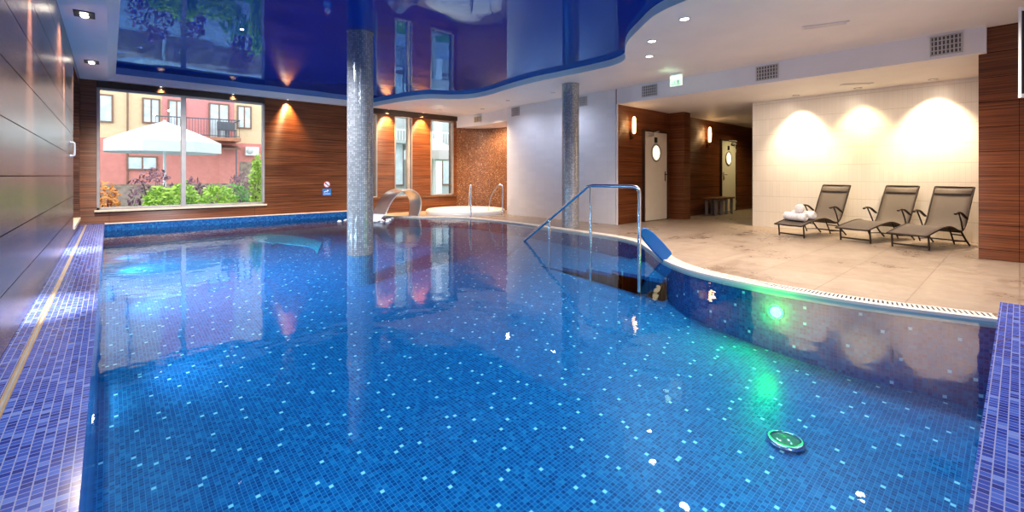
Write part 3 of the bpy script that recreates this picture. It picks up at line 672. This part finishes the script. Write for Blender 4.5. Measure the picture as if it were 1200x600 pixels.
# whirlpool tub
tc_ = (7.18, 9.93)
ht = thing('hot_tub', 'round white whirlpool tub set in front of the brown mosaic niche', 'whirlpool', (*tc_, 0))
MB().lathe([(1.06, 0), (1.06, .09), (1.02, .115), (.84, .115), (.80, .10), (.74, .01)], 64, (*tc_, 0)).build('rim', 'tub', ht)
MB().lathe([(.80, .085), (.4, .086), (0, .086)], 48, (*tc_, 0)).build('bubbling_water', 'foam', ht)
def tubrail(x, y, label):
    o = thing('tub_handrail', label, 'handrail', (x, y, 0), 0, 'whirlpool handrails'); d = Vector((tc_[0] - x, tc_[1] - y, 0)).normalized(); p = Vector((x, y, 0))
    MB().tube(spline([p, p + Vector((0, 0, .45)), p + Vector((0, 0, .70)), p + d * .05 + Vector((0, 0, .77)), p + d * .15 + Vector((0, 0, .74)), p + d * .36 + Vector((0, 0, .46)), p + d * .45 + Vector((0, 0, .09))], 5), .018, 10).build('grab_rail', 'chrome', o)
    MB().lathe([(.04, 0), (.04, .012), (.02, .016)], 14, (x, y, 0)).build('floor_flange', 'chrome', o)
    p2 = p + d * .45; MB().lathe([(.035, .10), (.035, .118)], 14, (p2.x, p2.y, 0)).build('rim_flange', 'chrome', o)
tubrail(6.56, 8.86, 'steel grab rail at the whirlpool, left one of the pair')
tubrail(7.46, 8.74, 'steel grab rail at the whirlpool, right one beside the white wall')
# underwater lamps
def poollamp(c, ax_, label, mat, r=.07):
    o = thing('underwater_lamp', label, 'pool light', c)
    MB().lathe([(r * 1.25, 0), (r * 1.25, .015), (r, .025), (r * .98, .010)], 24, c, ax_).build('steel_ring', 'chrome', o)
    MB().lathe([(r * .97, .010), (r * .7, .024), (0, .030)], 24, c, ax_).build('lens', mat, o)
ga = Vector((-1, .12, 0)).normalized(); gp = Vector((4.435, 1.44, -.21))
poollamp(gp, ga, 'green glowing underwater lamp on the curved pool wall', 'greenlamp', .06)
light('green_beam', 'SPOT', gp + ga * .06, L_GREEN * 3.2, (.0, 1.0, .02), ga + Vector((0, .6, -.35)), .05, 130, .8)
light('green_halo', 'POINT', gp + ga * .12, L_GREEN * .6, (.0, 1.0, .02), size=.05)
poollamp((3.18, .98, bed(3.18, .98) + .004), (0, 0, 1), 'round domed lamp in a steel ring on the pool floor, near right', 'whitelamp', .085)
light('floor_lamp_glow', 'POINT', (3.18, .98, bed(3.18, .98) + .2), .06, (.5, 1, .6), size=.05)
poollamp((3.45, .092, -.28), (0, 1, 0), 'underwater lamp on the near pool wall beside the right tiled ledge', 'whitelamp', .07)
for x in (.9, 2.2):  # fill added at the near wall to light the pool floor
    light('pool_fill', 'SPOT', (x, .16, -.25), L_POOL * .5, (.78, .90, 1), (0, 1, -.15), .08, 150, .9)
for y, k in ((2.0, .5), (4.5, .8), (6.5, 1.0), (8.5, 1.8), (9.6, .8)):  # more added fill along the left wall, no lamps behind it
    light('pool_fill', 'SPOT', (.0, y, -.10), L_POOL * k, (.78, .90, 1), (1, 0, -.05), .05, 150, .9)
# dolphin figure laid in turquoise tiles on the pool's far wall
dp = spline([(2.18, 10.3), (2.4, 10.73), (2.56, 10.59), (2.79, 10.2), (2.94, 9.63), (3.02, 8.89), (2.93, 8.59), (2.78, 8.24), (2.59, 7.8), (2.68, 8.24), (2.68, 8.58), (2.56, 8.85), (2.43, 9.12), (2.36, 9.29), (2.2, 9.04), (2.28, 9.29), (2.23, 9.53), (2.17, 9.81), (2.18, 10.3)], 3)
m = MB(); dp = dp[:-1]; n_ = len(dp); ptl = [Vector((a, b, 0)) for a, b in dp]
vv = [(p.x, p.y, bed(p.x, p.y) + h_) for h_ in (.005, .022) for p in ptl]
m.add(vv, [tuple(range(n_))[::-1], tuple(range(n_, 2 * n_))] + [(i, (i + 1) % n_, n_ + (i + 1) % n_, n_ + i) for i in range(n_)])
tag(m.build('dolphin_mosaic', 'dolphin'), 'turquoise dolphin mosaic under water on the far pool floor', 'mosaic')

# ================================================================== WALL SIGNS
def sdisc(o, name, mat, c, r, y, n=28, dz=0): MB().lathe([(r, 0), (r, .004)], n, (c[0], y, c[1]), (0, -1, 0)).build(name, mat, o)
o = thing('prohibition_sign', 'round red and white no-diving sign on the wood wall', 'sign', (3.97, YB - .01, .79))
sdisc(o, 'plate', 'red', (3.97, .79), .085, YB); sdisc(o, 'white_field', 'signwhite', (3.97, .79), .066, YB - .004)
m = MB().tube([(3.925, YB - .0095, .80), (3.95, YB - .0095, .80), (3.985, YB - .0095, .775), (4.01, YB - .0095, .765)], .008, 6); m.lathe([(.012, 0), (.012, .003)], 10, (3.94, YB - .008, .82), (0, -1, 0)); m.build('diver_figure', 'black', o)
MB().hexa([(3.918, YB - .012, .832), (3.93, YB - .012, .842), (4.022, YB - .012, .748), (4.01, YB - .012, .738), (3.918, YB - .009, .832), (3.93, YB - .009, .842), (4.022, YB - .009, .748), (4.01, YB - .009, .738)]).build('slash', 'red', o)
o = thing('information_sign', 'square blue pool information sign below the round red sign', 'sign', (3.97, YB - .01, .52))
MB().box(3.87, 4.07, YB - .004, YB, .52, .685).build('plate', 'signblue', o)
m = MB(); m.lathe([(.02, 0), (.02, .003)], 12, (3.99, YB - .004, .64), (0, -1, 0)); m.tube([(3.90, YB - .006, .60), (3.95, YB - .006, .625), (3.98, YB - .006, .60)], .010, 6)
for z in (.565, .545): m.tube([(3.89 + .02 * k, YB - .006, z + .006 * (k % 2)) for k in range(9)], .004, 6)
m.build('swimmer_figure', 'signwhite', o)

# ================================================================== SUN LOUNGERS
def lounger():
    o = thing('sun_lounger', 'x', 'sun lounger', (0, 0, 0), 0, 'sun loungers on the tiled deck')
    prof = spline([(-.10, .205), (.02, .235), (.18, .270), (.36, .300), (.50, .305), (.62, .280), (.74, .240), (.83, .232), (.90, .27), (.97, .37), (1.06, .56), (1.14, .72), (1.20, .835)], 5)
    w = .215; m = MB(); vs_ = []; n_ = len(prof)
    for x, z in prof:
        for k in range(7): vs_.append((x, w * (k / 3 - 1), z - .012 * (1 - (k / 3 - 1) ** 2)))
    m.add(vs_, [(i * 7 + k, i * 7 + k + 1, i * 7 + 8 + k, i * 7 + 7 + k) for i in range(n_ - 1) for k in range(6)], True)
    m.build('sling_seat', 'sling', o, False, solid=.008)
    m = MB(); i0 = n_ - 6; vs_ = []
    for x, z in prof[i0:i0 + 4]:
        for k in (-1, 1): vs_.append((x - .012, w * k * .97, z + .004))
    m.add(vs_, [(2 * i, 2 * i + 1, 2 * i + 3, 2 * i + 2) for i in range(3)], True); m.build('head_band', 'sling', o, False, solid=.006)
    m = MB()
    for s in (-1, 1): m.tube([(x, s * (w + .006), z) for x, z in prof], .012, 8)
    m.tube([(-.10, -w, .205), (-.10, w, .205)], .012, 8); m.tube([(1.20, -w, .835), (1.20, w, .835)], .012, 8); m.tube([(.80, -w, .215), (.80, w, .215)], .010, 8)
    m.build('side_frame', 'frame_dk', o, False)
    for s in (-1, 1):
        y = s * (w - .01)
        MB().tube([(-.02, y, .222), (.0, y, 0.012)], .012, 8).build('front_leg', 'frame_dk', o, False)
        MB().tube([(.84, y, .235), (.98, y, .10), (1.10, y, .010)], .012, 8).build('rear_leg', 'frame_dk', o, False)
        MB().tube([(.55, y * .94, .29), (.70, y * .94, .05)], .010, 8).build('brace_leg', 'frame_dk', o, False)
        a = MB().tube(spline([(.62, y * 1.14, .475), (.70, y * 1.14, .495), (.80, y * 1.14, .475), (.90, y * 1.14, .42), (.94, y * 1.14, .40)], 4), .014, 8, flat=1.5)
        a.tube([(.71, y * 1.14, .49), (.80, y * 1.12, .35), (.86, y * 1.08, .23)], .010, 8); a.build('armrest', 'frame_dk', o, False)
    m = MB().tube([(0.0, -w, .055), (0.0, w, .055)], .012, 8); m.build('front_crossbar', 'frame_dk', o, False)
    m = MB().tube([(1.02, -w, .07), (1.02, w, .07)], .010, 8)
    for s in (-1, 1): m.tube([(.60, s * (w - .02), .20), (.92, s * (w - .02), .16)], .009, 8); m.tube([(.68, s * (w - .03), .09), (1.01, s * (w - .03), .075)], .008, 8)
    m.build('stretcher', 'frame_dk', o, False)
    return o
l0 = lounger()
spots = [(8.26, 2.46, -17, 'brown sling sun lounger with white rolled towels on it'), (8.36, 1.64, -19, 'empty brown sun lounger in the middle of the three'), (8.14, .99, -17, 'brown sling sun lounger nearest the right wooden wall')]
for i, (x, y, a, lb) in enumerate(spots):
    o = l0 if i == 0 else copy_tree(l0)
    o.location = (x, y, 0); o.rotation_euler = (0, 0, R(a)); o['label'] = lb
# rolled towels
def towel(c, ang, r, l, label):
    o = thing('rolled_towel', label, 'towel', (c[0], c[1], c[2] - r), 0, 'rolled white towels'); d = Vector((math.cos(ang), math.sin(ang), 0)); up = Vector((0, 0, 1)); sd_ = up.cross(d); c = Vector(c)
    m = MB(); n_ = 20; rows = [(-l / 2, .80), (-l / 2 + .012, .97), (-l / 4, 1.0), (0, 1.02), (l / 4, 1.0), (l / 2 - .012, .97), (l / 2, .80)]
    vs_ = [c + d * t_ + (sd_ * math.cos(2 * PI * k / n_) + up * math.sin(2 * PI * k / n_)) * r * f for t_, f in rows for k in range(n_)]
    m.add(vs_, [(i * n_ + k, i * n_ + (k + 1) % n_, i * n_ + n_ + (k + 1) % n_, i * n_ + n_ + k) for i in range(6) for k in range(n_)] + [tuple(range(n_))[::-1], tuple(range(6 * n_, 7 * n_))], True)
    m.build('terry_roll', 'towel', o)
    for s in (-1, 1):
        sp = [c + d * (s * (l / 2 + .001)) + (sd_ * math.cos(q * .55) + up * math.sin(q * .55)) * (r * .8 * (1 - q / 32)) for q in range(30)]
        MB().tube(sp, .006, 6).build('spiral_end', 'towel', o)
tq = R(-17); ex, ey = Vector((math.cos(tq), math.sin(tq), 0)), Vector((-math.sin(tq), math.cos(tq), 0)); tb = Vector((8.26, 2.46, 0))
pA = tb + ex * .13 + ey * .02 + Vector((0, 0, .335)); pB = tb + ex * .275 - ey * .02 + Vector((0, 0, .362)); pC = tb + ex * .205 + Vector((0, 0, .468))
towel(pA, tq + R(86), .068, .36, 'white rolled towel at the foot end of the lounger, under the top roll')
towel(pB, tq + R(88), .066, .36, 'white rolled towel nearer the backrest, under the top roll')
towel(pC, tq + R(30), .066, .30, 'white rolled towel lying on top of two other rolls')

# ================================================================== BENCH, TV
o = thing('bench', 'small wooden bench with grey legs beside the farther door', 'bench', (11.9, 5.25, 0))
m = MB()
for k in range(3): m.box(11.3, 12.42, 5.03 + .125 * k, 5.14 + .125 * k, .40, .44)
m.build('seat_slats', 'seatwood', o, bevel=.004)
for x in (11.42, 11.74, 12.02, 12.34):
    MB().box(x - .03, x + .03, 5.06, 5.12, 0, .40).build('leg', 'grey', o, bevel=.004)
    MB().box(x - .03, x + .03, 5.30, 5.36, 0, .40).build('leg', 'grey', o, bevel=.004)
MB().box(11.4, 12.3, 5.2, 5.24, .34, .40).build('rail', 'grey', o)
o = thing('television', 'dark flat television with a pale frame at the right edge', 'television', (6.2, -.15, 1.7))
A_ = Vector((6.066, -.004, 0)); rd = Vector((.74, -.67, 0)).normalized(); nd = Vector((.67, .74, 0)).normalized(); wv = 1.05
def tvb(u0, u1, v0, v1, z0, z1):
    p = lambda u, v, z: A_ + rd * u + nd * v + Vector((0, 0, z))
    return MB().hexa([p(u0, v0, z0), p(u1, v0, z0), p(u1, v1, z0), p(u0, v1, z0), p(u0, v0, z1), p(u1, v0, z1), p(u1, v1, z1), p(u0, v1, z1)])
tvb(.008, wv, 0, .016, 1.70, 2.50).build('casing', 'ventgrey', o, bevel=.006)
m = tvb(-.004, .006, -.008, .014, 1.695, 2.505); b_ = tvb(-.006, wv, -.012, .0, 1.695, 1.73); m.add(b_.v, b_.f); b_ = tvb(-.006, wv, -.012, .0, 2.47, 2.505); m.add(b_.v, b_.f); m.build('bezel', 'signwhite', o, bevel=.004)
tvb(.006, wv - .03, -.006, -.0005, 1.73, 2.47).build('screen', 'black', o)
m = tvb(.48, .56, .017, .06, 2.2, ZC - .02); m.add(tvb(.42, .62, .0, .16, ZC - .02, ZC - .001).v, tvb(.42, .62, .0, .16, ZC - .02, ZC - .001).f); m.build('ceiling_bracket', 'darkbrown', o)

# ================================================================== OUTSIDE
GZ = -.25
struct('ground_lawn', MB().box(-30, 40, YB + .25, 60, GZ - .2, GZ), 'lawn'); 
struct('ground_path', MB().box(-6, 14, 14.6, 26.5, GZ, GZ + .02), 'path')
# apartment building
bd = thing('apartment_building', 'pink and beige apartment building seen through the big window', 'building', (2, 28, GZ))
YF = 28.0
MB().box(-9, 1.95, YF, YF + 6, 2.75, 9).build('wall', 'beige', bd); MB().box(1.95, 5.0, YF - .03, YF + 6, 2.75, 9).build('wall', 'pink', bd); MB().box(5.0, 16, YF, YF + 6, 2.75, 9).build('wall', 'beige', bd)
MB().box(-9, 16, YF - .06, YF + 6, GZ, 2.75).build('ground_floor_wall', 'salmon', bd)
MB().box(-9, 16, YF - .10, YF + .2, GZ, .60).build('stone_plinth', 'stone', bd)
def bwin(x0, x1, z0, z1, y=YF - .03, bars=1):
    f = MB(); w = .07
    for a, b, c, d in ((x0 - w, x0, z0 - w, z1 + w), (x1, x1 + w, z0 - w, z1 + w), (x0, x1, z0 - w, z0), (x0, x1, z1, z1 + w)): f.box(a, b, y - .06, y + .02, c, d)
    for k in range(bars): xm = x0 + (x1 - x0) * (k + 1) / (bars + 1); f.box(xm - .03, xm + .03, y - .05, y, z0, z1)
    o = f.build('window', 'winframe', bd); MB().box(x0, x1, y - .03, y + .01, z0, z1).build('pane', 'curtain', o, True)
bwin(-.75, .08, 3.52, 4.68); bwin(1.25, 1.80, 3.6, 4.68); bwin(2.23, 2.80, 2.95, 4.70, YF - .06); bwin(3.92, 4.70, 2.95, 4.72, YF - .06); bwin(5.2, 5.75, 3.62, 4.72); bwin(.68, 1.70, 1.34, 1.88, YF - .09, 1)
MB().tube([(.65, YF - .10, .6), (.65, YF - .10, 9)], .035, 8).build('drainpipe', 'winframe', bd)
MB().box(1.75, 5.1, YF - 1.2, YF, 2.78, 2.95).build('balcony_slab', 'slab', bd)
m = MB(); m.tube([(1.6, YF - 1.15, 3.80), (5.05, YF - 1.15, 3.86)], .03, 6); m.tube([(1.6, YF - 1.15, 3.02), (5.05, YF - 1.15, 3.02)], .025, 6); m.tube([(5.05, YF - 1.15, 3.86), (5.05, YF, 3.86)], .03, 6)
for k in range(30): x = 1.62 + 3.42 * k / 29; m.tube([(x, YF - 1.15, 2.95), (x, YF - 1.15, 3.83)], .012, 4)
m.build('balcony_railing', 'ironwork', bd)
MB().hexa([(4.35, YF - .9, 2.36), (5.15, YF - .9, 2.36), (5.15, YF - .05, 2.5), (4.35, YF - .05, 2.5), (4.35, YF - .9, 2.42), (5.15, YF - .9, 2.42), (5.15, YF - .05, 2.62), (4.35, YF - .05, 2.62)]).build('awning', 'winframe', bd)
MB().tube([(4.95, YF - .85, .4), (4.95, YF - .85, 2.4)], .035, 6).build('awning_post', 'ironwork', bd)
MB().box(5.25, 6.6, YF - .09, YF, .6, 1.75).build('stone_panel', 'stone', bd)
o = thing('air_conditioner', 'white air conditioning unit on the outside building wall', 'air conditioner', (5.8, YF - .2, 2.1))
MB().box(5.48, 6.12, YF - .34, YF - .06, 2.1, 2.56).build('casing', 'signwhite', o, bevel=.02)
MB().lathe([(.17, 0), (.17, .01), (.02, .012)], 20, (5.68, YF - .34, 2.33), (0, -1, 0)).build('fan_grille', 'ventgrey', o)
for x, lb in ((4.35, 'left'), (4.75, 'right')):
    o = thing('balcony_chair', f'dark chair on the outside balcony, {lb} one', 'chair', (x, YF - .7, 2.95), 0, 'chairs on the balcony')
    MB().box(x - .2, x + .2, YF - .9, YF - .5, 3.35, 3.39).build('seat', 'ironwork', o); MB().box(x - .2, x + .2, YF - .54, YF - .5, 3.39, 3.80).build('backrest', 'ironwork', o)
    for dx_ in (-.17, .17):
        for dy_ in (-.87, -.53): MB().box(x + dx_ - .02, x + dx_ + .02, YF + dy_ - .02, YF + dy_ + .02, 2.95, 3.35).build('leg', 'ironwork', o)
# parasols
def parasol(x, y, r, zr, za, label, n=8, gz=GZ):
    o = thing('parasol', label, 'parasol', (x, y, gz), 0, 'white garden parasols')
    m = MB(); ring = lambda rr, z: [(x + rr * math.cos(2 * PI * (k + .5) / n), y + rr * math.sin(2 * PI * (k + .5) / n), z) for k in range(n)]
    rows = [(.02, za), (r * .35, za - (za - zr) * .30), (r * .7, za - (za - zr) * .66), (r, zr)]
    vs_ = [p for rr, z in rows for p in ring(rr, z)]
    m.add(vs_, [(i * n + k, i * n + (k + 1) % n, i * n + n + (k + 1) % n, i * n + n + k) for i in range(3) for k in range(n)]); m.build('canopy', 'canvas', o, solid=.01)
    m = MB(); a, b = ring(r, zr), ring(r * 1.005, zr - .30); m.add(a + b, [(k, (k + 1) % n, n + (k + 1) % n, n + k) for k in range(n)]); m.build('valance', 'canvas', o, solid=.008)
    MB().tube([(x, y, gz), (x, y, za + .04)], .04, 12).build('pole', 'signwhite', o)
    for k in range(n):
        an = 2 * PI * (k + .5) / n; MB().tube([(x + .05 * math.cos(an), y + .05 * math.sin(an), za - .06), (x + r * .98 * math.cos(an), y + r * .98 * math.sin(an), zr - .03)], .012, 6).build('rib', 'signwhite', o)
    MB().lathe([(.3, gz), (.3, gz + .08), (.08, gz + .12)], 20, (x, y, 0)).build('base', 'grey', o)
    return o
parasol(1.24, 17.0, 1.46, 1.98, 2.62, 'large white garden parasol outside the big window', gz=GZ + .02)
parasol(8.45, 13.6, 1.0, 1.85, 2.25, 'white parasol seen through the tall right window')
# shrubs
def shrub(x, y, rx, rz, mat, label, leaves=700, ls=.06, gz=GZ, group='garden shrubs', z0=.05):
    o = thing('shrub', label, 'shrub', (x, y, gz), 0, group)
    m = MB()
    for k in range(leaves):
        while True:
            p = Vector((random.uniform(-1, 1), random.uniform(-1, 1), random.uniform(-1, 1)))
            if p.length < 1: break
        p = p.normalized() * (p.length ** .4) * random.uniform(.8, 1.08)
        c = Vector((x + p.x * rx, y + p.y * rx, gz + z0 + rz * (p.z + 1) / 2))
        a = Vector((random.gauss(0, 1), random.gauss(0, 1), random.gauss(0, 1))).normalized(); b_ = a.orthogonal().normalized(); s = ls * random.uniform(.6, 1.3)
        m.add([c - a * s, c + b_ * s * .45, c + a * s, c - b_ * s * .45], [(0, 1, 2, 3)])
    m.build('foliage', mat, o)
    m = MB()
    for k in range(5):
        an = k * 1.26; m.tube([(x, y, gz), (x + rx * .25 * math.cos(an), y + rx * .25 * math.sin(an), gz + rz * .4), (x + rx * .5 * math.cos(an), y + rx * .5 * math.sin(an), gz + rz * .75)], [.02, .014, .006], 5)
    m.build('stems', 'bark', o)
for x, y, rx, rz, mt, lb, n_ in ((.92, 13.8, .33, .95, 'lime', 'lime green shrub left of the parasol pole', 900), (1.42, 14.4, .34, 1.05, 'lime', 'lime green shrub just left of the window mullion', 900), (2.12, 13.9, .44, .98, 'lime', 'wide lime green shrub right of the window mullion', 1000),
    (-.05, 14.5, .26, 1.05, 'orange', 'small orange-leaved shrub at the left end of the big window', 400), (.32, 13.3, .28, .5, 'leaf', 'low dark green shrub beside the orange-leaved one', 600), (.85, 15.0, .5, 1.45, 'purple', 'purple-leaved shrub left of the parasol pole', 420), (1.75, 15.4, .33, 1.15, 'purple', 'purple-leaved shrub right behind the parasol pole', 300),
    (3.45, 18.0, .42, 1.35, 'purple', 'purple-leaved shrub by the stone wall on the right', 500), (2.95, 13.5, .19, 1.75, 'lime', 'slim bright green shrub at the right end of the window', 900), (2.75, 15.2, .4, 1.0, 'leaf', 'dark green shrub behind the slim bright one', 500)):
    shrub(x, y, rx, rz, mt, lb, n_)
# garden wall behind the shrubs, pale neighbouring building
tag(MB().box(-4, 5, 20.2, 20.6, GZ, .62).build('garden_wall', 'stone'), 'low rough stone garden wall behind the shrubs', 'garden wall')
nb = thing('annex_building', 'pale grey building seen through the narrow tall windows', 'building', (10, 16, GZ))
MB().box(7.2, 15, 16.2, 19, GZ, 5).build('wall', 'greyrender', nb)
for x in (7.6, 8.9, 10.2, 11.5): MB().box(x - .15, x + .15, 16.0, 16.25, GZ, 5).build('pilaster', 'signwhite', nb)
for x in (8.25, 9.55, 10.85):
    o = MB().box(x - .42, x + .42, 16.14, 16.22, .6, 2.3).build('window', 'winframe', nb); MB().box(x - .36, x + .36, 16.12, 16.15, .66, 2.24).build('pane', 'curtain', o)
m = MB(); m.tube([(7.3, 15.7, 2.75), (12, 15.7, 2.75)], .03, 6)
for k in range(40): m.tube([(7.3 + .12 * k, 15.7, 2.35), (7.3 + .12 * k, 15.7, 2.75)], .012, 4)
m.build('balcony_railing', 'signwhite', nb); MB().box(7.2, 12.2, 15.6, 16.2, 2.25, 2.35).build('balcony_slab', 'greyrender', nb)
